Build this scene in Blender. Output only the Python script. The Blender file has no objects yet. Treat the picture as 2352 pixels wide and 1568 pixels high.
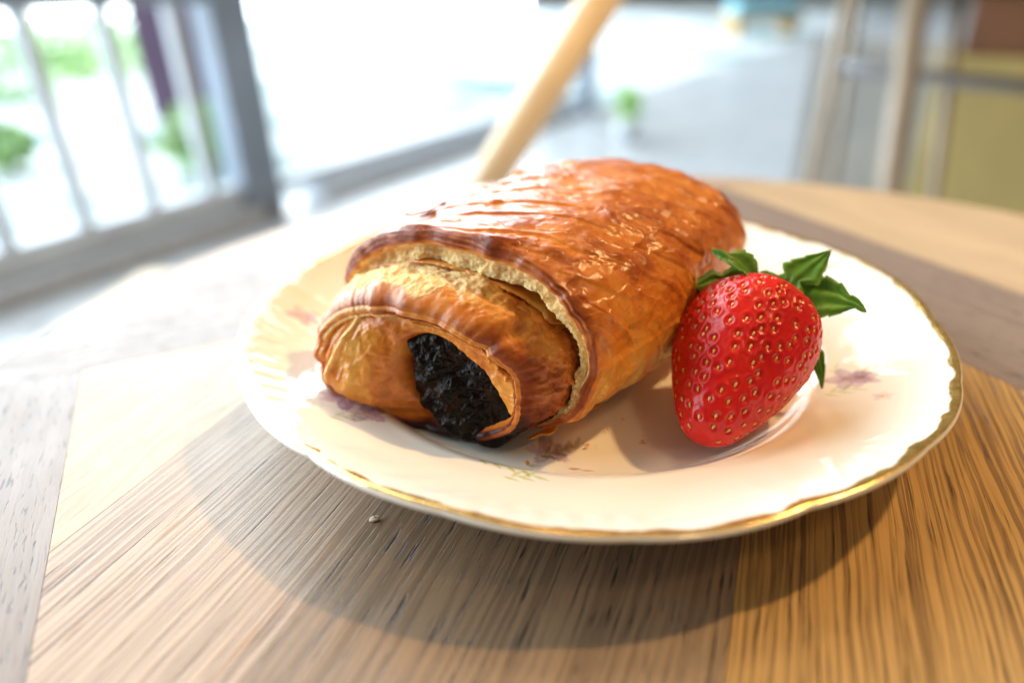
import bpy, bmesh, math, random
import numpy as np
from mathutils import Vector, Matrix

random.seed(7)
sc = bpy.context.scene
COL = sc.collection

# ------------------------------------------------------------------ camera
PITCH, ROLL = math.radians(28.11), math.radians(-1.34)
CAM = np.array([-.0196, -.1703, .0979])
fw = np.array([0, math.cos(PITCH), -math.sin(PITCH)])
rt0 = np.array([1., 0, 0]); up0 = np.cross(rt0, fw)
rt = math.cos(ROLL) * rt0 + math.sin(ROLL) * up0
up = -math.sin(ROLL) * rt0 + math.cos(ROLL) * up0
cd = bpy.data.cameras.new('camera'); cam = bpy.data.objects.new('camera', cd); COL.objects.link(cam)
cam.matrix_world = Matrix(((rt[0], up[0], -fw[0], CAM[0]), (rt[1], up[1], -fw[1], CAM[1]), (rt[2], up[2], -fw[2], CAM[2]), (0, 0, 0, 1)))
cd.sensor_width = 36; cd.lens = 24; cd.clip_start = .005; cd.clip_end = 200
cd.dof.use_dof = True; cd.dof.focus_distance = .141; cd.dof.aperture_fstop = 4.8; cd.dof.aperture_blades = 0
sc.camera = cam
sc.render.resolution_x, sc.render.resolution_y = 1024, 682

def ray(x, y):                       # pixel of a 2352 x 1568 frame -> direction
    return (x - 1176) / 1568 * rt - (y - 784) / 1568 * up + fw
def onz(x, y, z):
    d = ray(x, y); return CAM + d * ((z - CAM[2]) / d[2])
def atdist(x, y, depth):
    return CAM + ray(x, y) * depth

# ------------------------------------------------------------------ world, light, exposure
w = bpy.data.worlds.new('World'); sc.world = w; w.use_nodes = True
w.node_tree.nodes['Background'].inputs[0].default_value = (1.0, .90, .78, 1)
w.node_tree.nodes['Background'].inputs[1].default_value = .13
vs = sc.view_settings
vs.view_transform = 'Standard'; vs.look = 'None'; vs.exposure = -.17; vs.gamma = 1.0; vs.use_curve_mapping = False
sc.cycles.use_denoising = True
sc.cycles.max_bounces = 8; sc.cycles.caustics_reflective = False; sc.cycles.caustics_refractive = False
sc.cycles.sample_clamp_indirect = 8

def lamp(name, loc, power, color, radius):
    l = bpy.data.lights.new(name, 'POINT'); l.energy = power; l.color = color; l.shadow_soft_size = radius
    o = bpy.data.objects.new(name, l); o.location = loc; COL.objects.link(o); return o
lamp('pendant_lamp', (.66, .17, .98), 46, (1, .61, .25), .028)
lamp('pendant_lamp', (.10, .55, 1.15), 10, (1, .66, .34), .09)
lamp('pendant_lamp', (.42, -.55, 1.10), 7, (1, .66, .32), .06)
al = bpy.data.lights.new('terrace_daylight', 'AREA'); al.shape = 'RECTANGLE'; al.size = 9; al.size_y = 14
al.energy = 1800; al.color = (.84, .94, 1)
alo = bpy.data.objects.new('terrace_daylight', al); COL.objects.link(alo)
alo.location = (-5.2, 8.0, 6.0); alo.rotation_euler = (0, 0, math.radians(-35))

# ------------------------------------------------------------------ helpers
def hash3(ix, iy, iz):
    h = (ix.astype(np.int64) * 374761393 + iy.astype(np.int64) * 668265263 + iz.astype(np.int64) * 2147483647) & 0xffffffff
    h = ((h ^ (h >> 13)) * 1274126177) & 0xffffffff
    h = ((h ^ (h >> 15)) * 2246822519) & 0xffffffff
    return ((h ^ (h >> 16)) & 0xffffff) / float(0xffffff)
def vnoise(x, y, z):                 # value noise in -1..1
    x = np.asarray(x, float); y = np.asarray(y, float); z = np.asarray(z, float)
    x, y, z = np.broadcast_arrays(x, y, z)
    ix, iy, iz = np.floor(x), np.floor(y), np.floor(z)
    fx, fy, fz = x - ix, y - iy, z - iz
    ux, uy, uz = [f * f * f * (f * (f * 6 - 15) + 10) for f in (fx, fy, fz)]
    r = 0
    for a in (0, 1):
        for b in (0, 1):
            for c in (0, 1):
                r = r + hash3(ix + a, iy + b, iz + c) * (ux if a else 1 - ux) * (uy if b else 1 - uy) * (uz if c else 1 - uz)
    return r * 2 - 1
def fbm(x, y, z, o=4, g=.5):
    r = 0; a = 1; s = 0
    for k in range(o):
        r = r + a * vnoise(x * 2 ** k + 17.3 * k, y * 2 ** k + 5.1 * k, z * 2 ** k - 3.7 * k); s += a; a *= g
    return r / s
def smooth(e0, e1, x):
    t = np.clip((x - e0) / (e1 - e0), 0, 1); return t * t * (3 - 2 * t)

def mesh_np(name, V, F, attrs=None, smooth_shade=True):
    me = bpy.data.meshes.new(name)
    V = np.asarray(V, np.float32).reshape(-1, 3); F = np.asarray(F, np.int32)
    n = F.shape[1]
    me.vertices.add(len(V)); me.vertices.foreach_set('co', V.ravel())
    me.loops.add(F.size); me.loops.foreach_set('vertex_index', F.ravel())
    me.polygons.add(len(F)); me.polygons.foreach_set('loop_start', np.arange(0, F.size, n, dtype=np.int32))
    if smooth_shade: me.polygons.foreach_set('use_smooth', np.ones(len(F), bool))
    for k, a in (attrs or {}).items():
        a = np.asarray(a, np.float32)
        if a.ndim > 1 and a.shape[-1] == 4:
            at = me.attributes.new(k, 'FLOAT_COLOR', 'POINT'); at.data.foreach_set('color', a.reshape(-1, 4).ravel())
        else:
            at = me.attributes.new(k, 'FLOAT', 'POINT'); at.data.foreach_set('value', a.ravel())
    me.update(calc_edges=True); me.validate()
    return me
def grid_faces(nu, nv, wrap_v=True):     # rows u (open), columns v
    u = np.arange(nu - 1)[:, None]; v = np.arange(nv if wrap_v else nv - 1)[None, :]
    v2 = (v + 1) % nv
    return np.stack([u * nv + v, u * nv + v2, (u + 1) * nv + v2, (u + 1) * nv + v], -1).reshape(-1, 4)
def link(name, me, mat, parent=None, loc=None):
    o = bpy.data.objects.new(name, me); COL.objects.link(o)
    if mat is not None and not me.materials: me.materials.append(mat)
    if parent is not None: o.parent = parent
    if loc is not None: o.location = loc
    return o
def empty(name, loc=(0, 0, 0), rz=0):
    o = bpy.data.objects.new(name, None); COL.objects.link(o); o.empty_display_size = .02
    o.location = loc; o.rotation_euler = (0, 0, rz); return o
def tag(o, label=None, cat=None, group=None, kind=None):
    if label: o['label'] = label
    if cat: o['category'] = cat
    if group: o['group'] = group
    if kind: o['kind'] = kind
    return o
def box(name, size, mat, parent=None, loc=(0, 0, 0), bevel=0.0, rot=None):
    bm = bmesh.new(); bmesh.ops.create_cube(bm, size=1)
    for v in bm.verts: v.co = Vector((v.co.x * size[0], v.co.y * size[1], v.co.z * size[2]))
    if bevel: bmesh.ops.bevel(bm, geom=list(bm.edges), offset=bevel, segments=2, affect='EDGES', profile=.5)
    me = bpy.data.meshes.new(name); bm.to_mesh(me); bm.free()
    o = link(name, me, mat, parent, loc)
    if rot: o.rotation_euler = rot
    return o
def tube_mesh(name, pts, rad, n=16):
    pts = np.asarray(pts, float); rad = np.broadcast_to(np.asarray(rad, float), (len(pts),))
    V = []; prev = None
    for i, p in enumerate(pts):
        t = pts[min(i + 1, len(pts) - 1)] - pts[max(i - 1, 0)]; t = t / np.linalg.norm(t)
        a = np.array([0, 0, 1.]) if abs(t[2]) < .9 else np.array([1., 0, 0])
        if prev is not None: a = prev
        b = np.cross(t, a); b /= np.linalg.norm(b); a = np.cross(b, t); prev = a
        ang = np.linspace(0, 2 * np.pi, n, endpoint=False)
        V.append(p + rad[i] * (np.cos(ang)[:, None] * a + np.sin(ang)[:, None] * b))
    V = np.array(V).reshape(-1, 3); F = grid_faces(len(pts), n)
    me = bpy.data.meshes.new(name)
    me.from_pydata(V.tolist(), [], F.tolist() + [list(range(n))[::-1], list(range(len(V) - n, len(V)))])
    for p_ in me.polygons: p_.use_smooth = len(p_.vertices) == 4
    return me

# ------------------------------------------------------------------ materials
class NT:
    def __init__(s, name):
        s.m = bpy.data.materials.new(name); s.m.use_nodes = True; s.t = s.m.node_tree
        s.b = s.t.nodes['Principled BSDF']; s.out = s.t.nodes['Material Output']
    def n(s, typ, **kw):
        nd = s.t.nodes.new(typ)
        for k, v in kw.items():
            if k.startswith('i_'):
                nd.inputs[k[2:].replace('_', ' ')].default_value = v
            else: setattr(nd, k, v)
        return nd
    def l(s, a, b): s.t.links.new(a, b)
    def set(s, **kw):
        for k, v in kw.items():
            i = s.b.inputs[k.replace('_', ' ')]
            if hasattr(v, 'is_linked'): s.l(v, i)
            else: i.default_value = v
    def coord(s, scale=(1, 1, 1), rot=(0, 0, 0)):
        tc = s.n('ShaderNodeTexCoord'); mp = s.n('ShaderNodeMapping'); mp.inputs['Scale'].default_value = scale; mp.inputs['Rotation'].default_value = rot
        s.l(tc.outputs['Object'], mp.inputs['Vector']); return mp.outputs[0]
    def noise(s, vec, scale, detail=4, rough=.55, dist=0):
        nd = s.n('ShaderNodeTexNoise'); nd.inputs['Scale'].default_value = scale; nd.inputs['Detail'].default_value = detail
        nd.inputs['Roughness'].default_value = rough; nd.inputs['Distortion'].default_value = dist
        s.l(vec, nd.inputs['Vector']); return nd.outputs[0]
    def ramp(s, fac, stops, interp='LINEAR'):
        nd = s.n('ShaderNodeValToRGB'); cr = nd.color_ramp; cr.interpolation = interp
        while len(cr.elements) < len(stops): cr.elements.new(.5)
        for e, (p, c) in zip(cr.elements, stops):
            e.position = p; e.color = (*c, 1) if len(c) == 3 else c
        s.l(fac, nd.inputs[0]); return nd.outputs[0]
    def g(s, v): return (v, v, v)
    def math(s, op, a, b=None, clamp=False, c=None):
        nd = s.n('ShaderNodeMath'); nd.operation = op; nd.use_clamp = clamp
        for i, x in enumerate((a, b, c)):
            if x is None: continue
            if hasattr(x, 'is_linked'): s.l(x, nd.inputs[i])
            else: nd.inputs[i].default_value = x
        return nd.outputs[0]
    def mix(s, fac, a, b, typ='MIX'):
        nd = s.n('ShaderNodeMix'); nd.data_type = 'RGBA'; nd.blend_type = typ
        for i, x in ((0, fac), (6, a), (7, b)):
            if hasattr(x, 'is_linked'): s.l(x, nd.inputs[i])
            else: nd.inputs[i].default_value = x if i == 0 else (*x, 1)
        return nd.outputs[2]
    def bump(s, h, strength, dist, normal=None):
        nd = s.n('ShaderNodeBump'); nd.inputs['Strength'].default_value = strength; nd.inputs['Distance'].default_value = dist
        s.l(h, nd.inputs['Height'])
        if normal is not None: s.l(normal, nd.inputs['Normal'])
        return nd.outputs[0]
    def attr(s, name):
        nd = s.n('ShaderNodeAttribute'); nd.attribute_name = name; return nd

def simple(name, col, rough=.5, metal=0, noise_amt=.15, nscale=30, bump=0):
    t = NT(name); v = t.coord()
    f = t.noise(v, nscale, 5)
    a = tuple(max(0, c * (1 - noise_amt)) for c in col); b = tuple(min(1, c * (1 + noise_amt)) for c in col)
    t.set(Base_Color=t.ramp(f, [(.3, a), (.7, b)]), Roughness=rough, Metallic=metal)
    if bump: t.set(Normal=t.bump(f, .4, bump))
    return t.m

def wood(name, light, dark, pore, ring=420, warp=2.2, ring_amt=.6, pore_amt=.6, pore_len=55, pore_w=1500, pore_lo=.60, rough=.42, streak=None):
    """board wood: the grain runs along the object's x axis; sizes in metres"""
    t = NT(name)
    tc = t.n('ShaderNodeTexCoord')
    info = t.n('ShaderNodeObjectInfo')
    off = t.n('ShaderNodeVectorMath'); off.operation = 'ADD'
    cx = t.n('ShaderNodeCombineXYZ'); t.l(t.math('MULTIPLY', info.outputs['Random'], 3.1), cx.inputs[0]); t.l(t.math('MULTIPLY', info.outputs['Random'], 7.7), cx.inputs[1])
    t.l(tc.outputs['Object'], off.inputs[0]); t.l(cx.outputs[0], off.inputs[1])
    V = off.outputs[0]
    def mp(s):
        m = t.n('ShaderNodeMapping'); m.inputs['Scale'].default_value = s; t.l(V, m.inputs['Vector']); return m.outputs[0]
    sep = t.n('ShaderNodeSeparateXYZ'); t.l(V, sep.inputs[0])
    wn = t.noise(mp((9, 34, 1)), 1, 3, .5)
    wn2 = t.noise(mp((60, 190, 1)), 1, 2, .5)
    ph = t.math('ADD', t.math('MULTIPLY', sep.outputs[1], ring * 6.2832), t.math('ADD', t.math('MULTIPLY', wn, warp * 14), t.math('MULTIPLY', wn2, 3.2)))
    cv = t.n('ShaderNodeCombineXYZ'); t.l(t.math('MULTIPLY', sep.outputs[0], 7.0), cv.inputs[0]); t.l(t.math('MULTIPLY', ph, .30), cv.inputs[1])
    ln = t.noise(cv.outputs[0], 1.15, 4, .62)
    sn = t.math('MULTIPLY_ADD', t.math('SINE', ph), .035, c=0)
    br_ = t.noise(mp((34, 620, 1)), 1, 4, .65)
    rg = t.ramp(t.math('ADD', t.math('ADD', ln, sn), t.math('MULTIPLY_ADD', br_, .22, c=-.11)), [(.45, t.g(0)), (.51, t.g(.5)), (.57, t.g(1))])
    fib = t.noise(mp((70, 2600, 1)), 1, 3, .6)
    rgf = t.math('MULTIPLY', rg, t.math('MULTIPLY_ADD', fib, 1.0, c=.35))
    tone = t.noise(mp((5, 22, 1)), 1, 4, .55)
    c0 = t.mix(t.math('MULTIPLY', rgf, ring_amt, True), light, dark)
    c0 = t.mix(t.math('MULTIPLY', t.ramp(tone, [(.35, t.g(0)), (.72, t.g(1))]), .38), c0, tuple(x * .62 for x in light))
    po = t.noise(mp((pore_len, pore_w, 1)), 1, 2, .5)
    pm = t.ramp(po, [(pore_lo, t.g(0)), (pore_lo + .07, t.g(1))])
    pmod = t.math('MULTIPLY', pm, t.math('MULTIPLY_ADD', rg, .7, c=.3))
    c1 = t.mix(t.math('MULTIPLY', pmod, pore_amt, True), c0, pore)
    if streak:
        so = t.noise(mp((26, 330, 1)), 1, 3, .5)
        sm = t.ramp(so, [(.64, t.g(0)), (.72, t.g(1))])
        c1 = t.mix(t.math('MULTIPLY', sm, .65), c1, streak)
    # faint scuffs and dust in the varnish
    sc1 = t.noise(mp((900, 900, 1)), 1, 3, .7)
    c1 = t.mix(t.math('MULTIPLY', t.ramp(sc1, [(.62, t.g(0)), (.75, t.g(1))]), .10), c1, (.75, .68, .6))
    hgt = t.math('SUBTRACT', t.math('MULTIPLY', fib, .35), t.math('ADD', pmod, t.math('MULTIPLY', rgf, .35)))
    rr = t.math('MULTIPLY_ADD', t.noise(mp((40, 90, 1)), 1, 4), .22, c=rough - .11)
    t.set(Base_Color=c1, Roughness=rr, Specular_IOR_Level=.5, Normal=t.bump(hgt, .7, .00016))
    return t.m

M = {}
M['ash'] = wood('ash_wood', (.50, .385, .25), (.36, .25, .15), (.22, .14, .075), ring=150, warp=2.6, ring_amt=.5, pore_amt=.45, pore_lo=.62)
M['oak'] = wood('oak_wood', (.50, .37, .265), (.25, .165, .11), (.11, .065, .038), ring=560, warp=1.3, ring_amt=1.0, pore_amt=.95, pore_len=32, pore_w=900, streak=(.36, .17, .05))
M['walnut'] = wood('walnut_wood', (.30, .205, .125), (.165, .108, .065), (.035, .023, .015), ring=520, warp=1.6, ring_amt=.85, pore_amt=.95, pore_len=90, pore_w=1500, pore_lo=.585)
M['gold_oak'] = wood('golden_oak_wood', (.52, .32, .11), (.14, .068, .021), (.055, .026, .010), ring=640, warp=2.4, ring_amt=.95, pore_amt=.7, pore_len=60, pore_w=1300, pore_lo=.58)
M['grey_walnut'] = wood('grey_walnut_wood', (.25, .195, .165), (.17, .13, .11), (.055, .042, .036), ring=200, warp=2.0, ring_amt=.5, pore_amt=.85, pore_len=170, pore_w=1300, pore_lo=.585)
M['gap'] = simple('joint_glue', (.05, .035, .025), .8)
M['pale_wood'] = wood('pale_beech', (.84, .68, .45), (.76, .58, .36), (.3, .18, .09), ring=60, warp=1, ring_amt=.3, pore_amt=.2)
M['stool_wood'] = wood('stool_wood', (.25, .20, .14), (.19, .14, .095), (.15, .09, .05), ring=60, warp=1, ring_amt=.3, pore_amt=.2)
M['grey_metal'] = simple('grey_metal', (.32, .34, .38), .45, .6)
M['dark_metal'] = simple('slate_blue_paint', (.30, .36, .45), .45, 0, .2, 3)
M['rail_paint'] = simple('pale_rail_paint', (.76, .83, .92), .5, 0, .12, 4)
M['olive'] = simple('olive_yellow_paint', (.35, .275, .10), .55, 0, .12, 6)
M['brown'] = simple('brown_board', (.14, .06, .026), .5, 0, .2, 6)
M['turquoise'] = simple('turquoise_cloth', (.25, .55, .66), .9, 0, .15, 8)
M['tan'] = simple('tan_wood', (.48, .33, .14), .6, 0, .15, 8)
M['pillar'] = simple('purple_brown_paint', (.15, .09, .16), .7, 0, .3, 2)
M['leaf'] = simple('leaf_green', (.40, .62, .24), .55, 0, .45, 3)
M['bright_leaf'] = simple('bright_leaf', (.45, .75, .25), .5, 0, .3, 20)
M['taupe'] = simple('shade_taupe', (.33, .32, .30), .6, 0, .12, 5)  # floor shade put into a flat taupe colour
M['planter'] = simple('planter_grey', (.74, .80, .88), .7)

# ------------------------------------------------------------------ setting
WP = np.array([-1.04, 2.57]); WD = np.array([.565, .825]); WN = np.array([-.825, .565])   # railing line on the floor, its direction, outward
FZ = -.74
def floor_mat():
    t = NT('polished_concrete'); v = t.coord()
    a = t.noise(v, 1.3, 6, .6); b = t.noise(v, 14, 5, .6)
    c = t.ramp(a, [(.3, (.50, .54, .58)), (.7, (.64, .67, .70))])
    c = t.mix(.25, c, t.ramp(b, [(.3, (.40, .42, .44)), (.7, (.7, .72, .74))]))
    t.set(Base_Color=c, Roughness=t.math('MULTIPLY_ADD', b, .12, c=.20)); return t.m
def terrace_mat():
    t = NT('pale_paving'); v = t.coord()
    a = t.noise(v, .9, 5, .6)
    t.set(Base_Color=t.ramp(a, [(.32, (.10, .19, .20)), (.42, (.30, .42, .44)), (.50, (.66, .70, .72)), (.7, (.80, .80, .80))]), Roughness=.7); return t.m
def poly(name, pts, mat, kind='structure'):
    me = bpy.data.meshes.new(name); me.from_pydata([tuple(p) for p in pts], [], [list(range(len(pts)))])
    return tag(link(name, me, mat), kind=kind)
p0 = WP - WD * 14; p1 = WP + WD * 22
poly('floor', [(*p0, FZ), (p0[0] + 26, p0[1] - 6, FZ), (p1[0] + 20, p1[1] - 10, FZ), (*p1, FZ)], floor_mat())
q0 = p0 + WN * 30; q1 = p1 + WN * 30
poly('terrace_paving', [(*p0, FZ - .004), (*p1, FZ - .004), (*q1, FZ - .004), (*q0, FZ - .004)], terrace_mat())
# the overcast sky beyond the terrace: a curved bright band of sky
t = NT('overcast_sky'); em = t.n('ShaderNodeEmission'); v = t.coord()
t.l(t.ramp(t.noise(v, .15, 4), [(.3, (.70, .88, 1.0)), (.7, (.92, .98, 1))]), em.inputs[0]); em.inputs[1].default_value = 9.5
t.l(em.outputs[0], t.out.inputs[0])
na, nz = 60, 14
A_ = np.radians(np.linspace(88, 198, na)); Z_ = np.linspace(0, 1, nz)
SV = np.array([[(19 * math.cos(a) * (1 - .25 * z * z), 2 + 19 * math.sin(a) * (1 - .25 * z * z), FZ - 1 + 13 * z) for z in Z_] for a in A_])
tag(link('sky', mesh_np('sky', SV, grid_faces(na, nz, False)), t.m), kind='structure')

# railing on the terrace edge
def rail_pt(s, off=0, z=0): return np.array([*(WP + WD * s + WN * off), FZ + z])
rail = tag(empty('terrace_railing', rail_pt(0)), 'slate blue post and railing with pale balusters at the terrace edge', 'railing')
rz = math.atan2(WD[1], WD[0]); rail.rotation_euler = (0, 0, rz)
box('post', (.17, .12, 1.25), M['dark_metal'], rail, (0, 0, .625), .01)
box('post', (.10, .10, 1.25), M['dark_metal'], rail, (2.80, 0, .625), .008)
box('bottom_rail', (2.2, .06, .085), M['rail_paint'], rail, (-1.19, 0, .10), .006)
box('bottom_rail', (2.64, .05, .06), M['rail_paint'], rail, (1.417, 0, .09), .006)
box('top_rail', (2.2, .07, .10), M['dark_metal'], rail, (-1.19, 0, .83), .008)
for i in range(9):
    box('baluster', (.042, .042, .66), M['rail_paint'], rail, (-.20 - .235 * i, 0, .46), .003)
for s in (-1.19, 1.417):
    box('kerb_strip', (2.3, .16, .05), M['planter'], rail, (s, -.02, .026), .004)

pil = box('terrace_pillar', (.36, .30, 1.9), M['pillar'], None, tuple(onz(430, 262, FZ) + np.array([0, 0, .95])), .02)
tag(pil, 'dark purple-brown pillar standing on the paving behind the railing', 'pillar')

leafv = np.array([(-.5, 0, 0), (0, .28, .05), (.5, 0, 0), (0, -.28, .05)])
def shrub(px, py, rx, h, n, label, seed):
    rs = np.random.RandomState(seed); base = onz(px, py, FZ)
    d = rs.normal(size=(n, 3)); d /= np.linalg.norm(d, axis=1)[:, None]
    rad = rs.uniform(.35, 1, n) ** .6
    c = d * rad[:, None] * np.array([rx, rx, h * .5]) + np.array([0, 0, h * .52])
    c *= (1 + .25 * vnoise(c[:, 0] * 5 + seed, c[:, 1] * 5, c[:, 2] * 5))[:, None]
    c[:, 2] = np.maximum(c[:, 2], .03)
    V = []
    for i in range(n):
        q = rs.normal(size=(3, 3)); q, _ = np.linalg.qr(q)
        V.append(c[i] + (leafv * rs.uniform(.05, .10)) @ q)
    F = np.arange(4 * n).reshape(-1, 4)
    e = tag(empty('shrub', tuple(base)), label, 'shrub', 'shrubs beyond the railing')
    link('foliage', mesh_np('foliage', np.array(V), F), M['leaf'], e)
    for k in range(4):
        a = k * 1.7 + seed
        link('stem', tube_mesh('stem', [(0, 0, 0), (.3 * rx * math.cos(a), .3 * rx * math.sin(a), h * .35), (.5 * rx * math.cos(a), .5 * rx * math.sin(a), h * .7)], [.014, .01, .005], 6), M['brown'], e)
shrub(40, 235, .70, .62, 800, 'rounded green shrub beyond the end balusters of the railing', 1)
shrub(205, 190, 1.1, .60, 1000, 'wide green shrub out on the paving behind the balusters', 2)
shrub(330, 165, 1.0, .6, 900, 'far green shrub beside the purple-brown pillar', 3)
shrub(455, 385, .20, .28, 260, 'low green shrub at the foot of the purple-brown pillar', 4)
shrub(530, 372, .15, .30, 220, 'small green shrub between the pillar and the slate blue post', 5)
shrub(30, 390, .14, .22, 180, 'low green shrub close behind the bottom rail', 6)

# counter at the right
cb = onz(2330, 452, FZ)
cnt = tag(empty('counter', (1.30, 2.05, FZ), math.radians(-37)), 'olive yellow counter with a brown board let into its front', 'counter')
box('front_panel', (1.4, .30, .60), M['olive'], cnt, (.70, .15, .30), .006)
box('shade_panel', (.42, .04, .62), M['taupe'], cnt, (-.21, .20, .31), .004)  # added panel, its taupe stands in for shaded floor behind the stool
box('brown_board', (1.35, .28, .17), M['brown'], cnt, (.725, .162, .687), .004)
box('counter_top', (1.44, .34, .10), M['olive'], cnt, (.70, .15, .825), .006)

# wooden stool with a grey foot rest in front of the counter
def seg(name, p, q, r0, r1, mat, parent, n=12):
    return link(name, tube_mesh(name, [p, (np.array(p) + np.array(q)) / 2, q], [r0, (r0 + r1) / 2, r1], n), mat, parent)
st = tag(empty('bar_stool', (0, 0, 0)), 'wooden bar stool with splayed legs and a grey metal foot rest', 'stool')
def leg_through(xa, ya, xb, yb, depth_a, depth_b):
    a = atdist(xa, ya, depth_a); b = atdist(xb, yb, depth_b); d = (b - a) / (b[2] - a[2])
    return a + d * (FZ - a[2]), a + d * (.06 - a[2])
D0 = 1.75
legs = []
for (xa, ya, xb, yb, da, db, r) in ((1945, 0, 1880, 330, 1.62, 1.58, .016), (2105, 0, 2048, 400, 1.52, 1.48, .028), (2205, 0, 2148, 420, 1.68, 1.64, .014), (1968, 30, 1930, 300, 2.0, 1.98, .014)):
    lo, hi = leg_through(xa, ya, xb, yb, da, db); legs.append((lo, hi)); seg('leg', lo, hi, r * .8, r, M['stool_wood'], st)
topc = np.mean([h for _, h in legs], axis=0)
me = tube_mesh('seat', [topc + np.array([0, 0, -.01]), topc + np.array([0, 0, .0]), topc + np.array([0, 0, .03]), topc + np.array([0, 0, .04])], [.20, .22, .22, .20], 40)
link('seat', me, M['stool_wood'], st)
fa, fb, fc = atdist(1925, 152, 1.60), atdist(2140, 178, 1.58), atdist(2420, 206, 1.56)
link('foot_rest', tube_mesh('foot_rest', [fa, fb, fc], .017, 12), M['grey_metal'], st)

# pale wooden chair behind the table, its slanted back posts in line with the view
ch = tag(empty('wooden_chair', (0, 0, 0)), 'pale wooden chair with slanted back posts behind the round table', 'chair')
pa, pb = atdist(1392, -20, .66), atdist(1165, 345, .66)
dirp = (pa - pb) / np.linalg.norm(pa - pb)
top = pa + dirp * .16
foot = pb + dirp * ((-.30 - pb[2]) / dirp[2])
hd = np.array([*(np.array([(pa + pb) / 2 - CAM])[0][:2]), 0]); 
# sideways offset of the second post: along the horizontal line of the plane through the camera and the first post
nrm = np.cross(pa - CAM, pb - CAM); off = np.cross(nrm, np.array([0, 0, 1.])); off /= np.linalg.norm(off)
if off[1] < 0: off = -off
W2 = off * .38
for k, o_ in enumerate((np.zeros(3), W2)):
    seg('back_post', foot + o_, top + o_, .0165, .021, M['pale_wood'], ch, 20)
    fl = foot + o_ + np.array([.05, 0, FZ + .30]); seg('leg', (*fl[:2], FZ), foot + o_, .016, .020, M['pale_wood'], ch)
    ff = foot + o_ + np.array([-.38, 0, 0]); seg('leg', (ff[0] - .03, ff[1], FZ), ff, .016, .020, M['pale_wood'], ch)
seg('top_rail', top - off * .03, top + W2 + off * .03, .024, .024, M['pale_wood'], ch)
sctr = foot + W2 / 2 + np.array([-.19, 0, .012])
sv = bmesh.new(); bmesh.ops.create_cube(sv, size=1)
ang = math.atan2(off[1], off[0])
for v_ in sv.verts:
    a_, b_ = v_.co.x * .46, v_.co.y * .46
    v_.co = Vector((sctr[0] + a_, sctr[1] + b_ * off[1] + 0 * a_, sctr[2] + v_.co.z * .03)) + Vector((b_ * off[0], 0, 0))
bmesh.ops.bevel(sv, geom=list(sv.edges), offset=.008, segments=2, affect='EDGES')
me = bpy.data.meshes.new('seat'); sv.to_mesh(me); sv.free(); link('seat', me, M['pale_wood'], ch)

# far bench with a turquoise cushion, and a small plant on the floor
bp = onz(1745, 84, FZ)
be = tag(empty('low_bench', tuple(bp), math.radians(12)), 'low tan bench with a turquoise cushion far across the floor', 'bench')
box('bench_top', (1.1, .4, .10), M['tan'], be, (0, 0, .25), .02)
for sx in (-1, 1): box('bench_leg', (.08, .36, .20), M['tan'], be, (.42 * sx, 0, .10), .01)
box('cushion', (1.0, .4, .16), M['turquoise'], be, (0, .01, .38), .05)
pp = onz(1437, 318, FZ)
pe = tag(empty('potted_plant', tuple(pp)), 'small bright green plant in a pale pot on the floor', 'plant')
link('pot', tube_mesh('pot', [(0, 0, 0), (0, 0, .06), (0, 0, .1)], [.05, .065, .07], 20), M['planter'], pe)
rs = np.random.RandomState(3); V = []
for i in range(160):
    q, _ = np.linalg.qr(rs.normal(size=(3, 3))); V.append(rs.normal(size=3) * np.array([.035, .035, .05]) + np.array([0, 0, .2]) + (leafv * .05) @ q)
link('foliage', mesh_np('foliage', np.array(V), np.arange(640).reshape(-1, 4)), M['bright_leaf'], pe)
link('stem', tube_mesh('stem', [(0, 0, .08), (0, 0, .2)], .006, 6), M['brown'], pe)

# ------------------------------------------------------------------ round table
TC = np.array([.0408, -.0115]); TR = .2133; TH = .026
tab = tag(empty('round_table', (TC[0], TC[1], FZ)), 'round table inlaid with oak, ash and walnut boards', 'table')
circ = [np.array([TC[0] + TR * math.cos(a), TC[1] + TR * math.sin(a)]) for a in np.linspace(0, 2 * np.pi, 240, endpoint=False)]
def clip(pts, n, c, keep_less):
    out = []
    s = 1 if keep_less else -1
    for i in range(len(pts)):
        a, b = pts[i], pts[(i + 1) % len(pts)]
        da, db = s * (a @ n - c), s * (b @ n - c)
        if da <= 0: out.append(a)
        if (da < 0 < db) or (db < 0 < da): out.append(a + (b - a) * (da / (da - db)))
    return out
def slab(pts, cons):
    for n, lo, hi in cons:
        if lo is not None: pts = clip(pts, n, lo + .00005, False)
        if pts and hi is not None: pts = clip(pts, n, hi - .00005, True)
        if len(pts) < 3: return None
    return pts
th = math.radians(24.5)
N1 = np.array([math.cos(th), math.sin(th)]); N2 = np.array([-math.sin(th), math.cos(th)])      # across the side bands / across the back band
bd = math.radians(68.5); KB = np.array([math.sin(bd), -math.cos(bd)])
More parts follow.
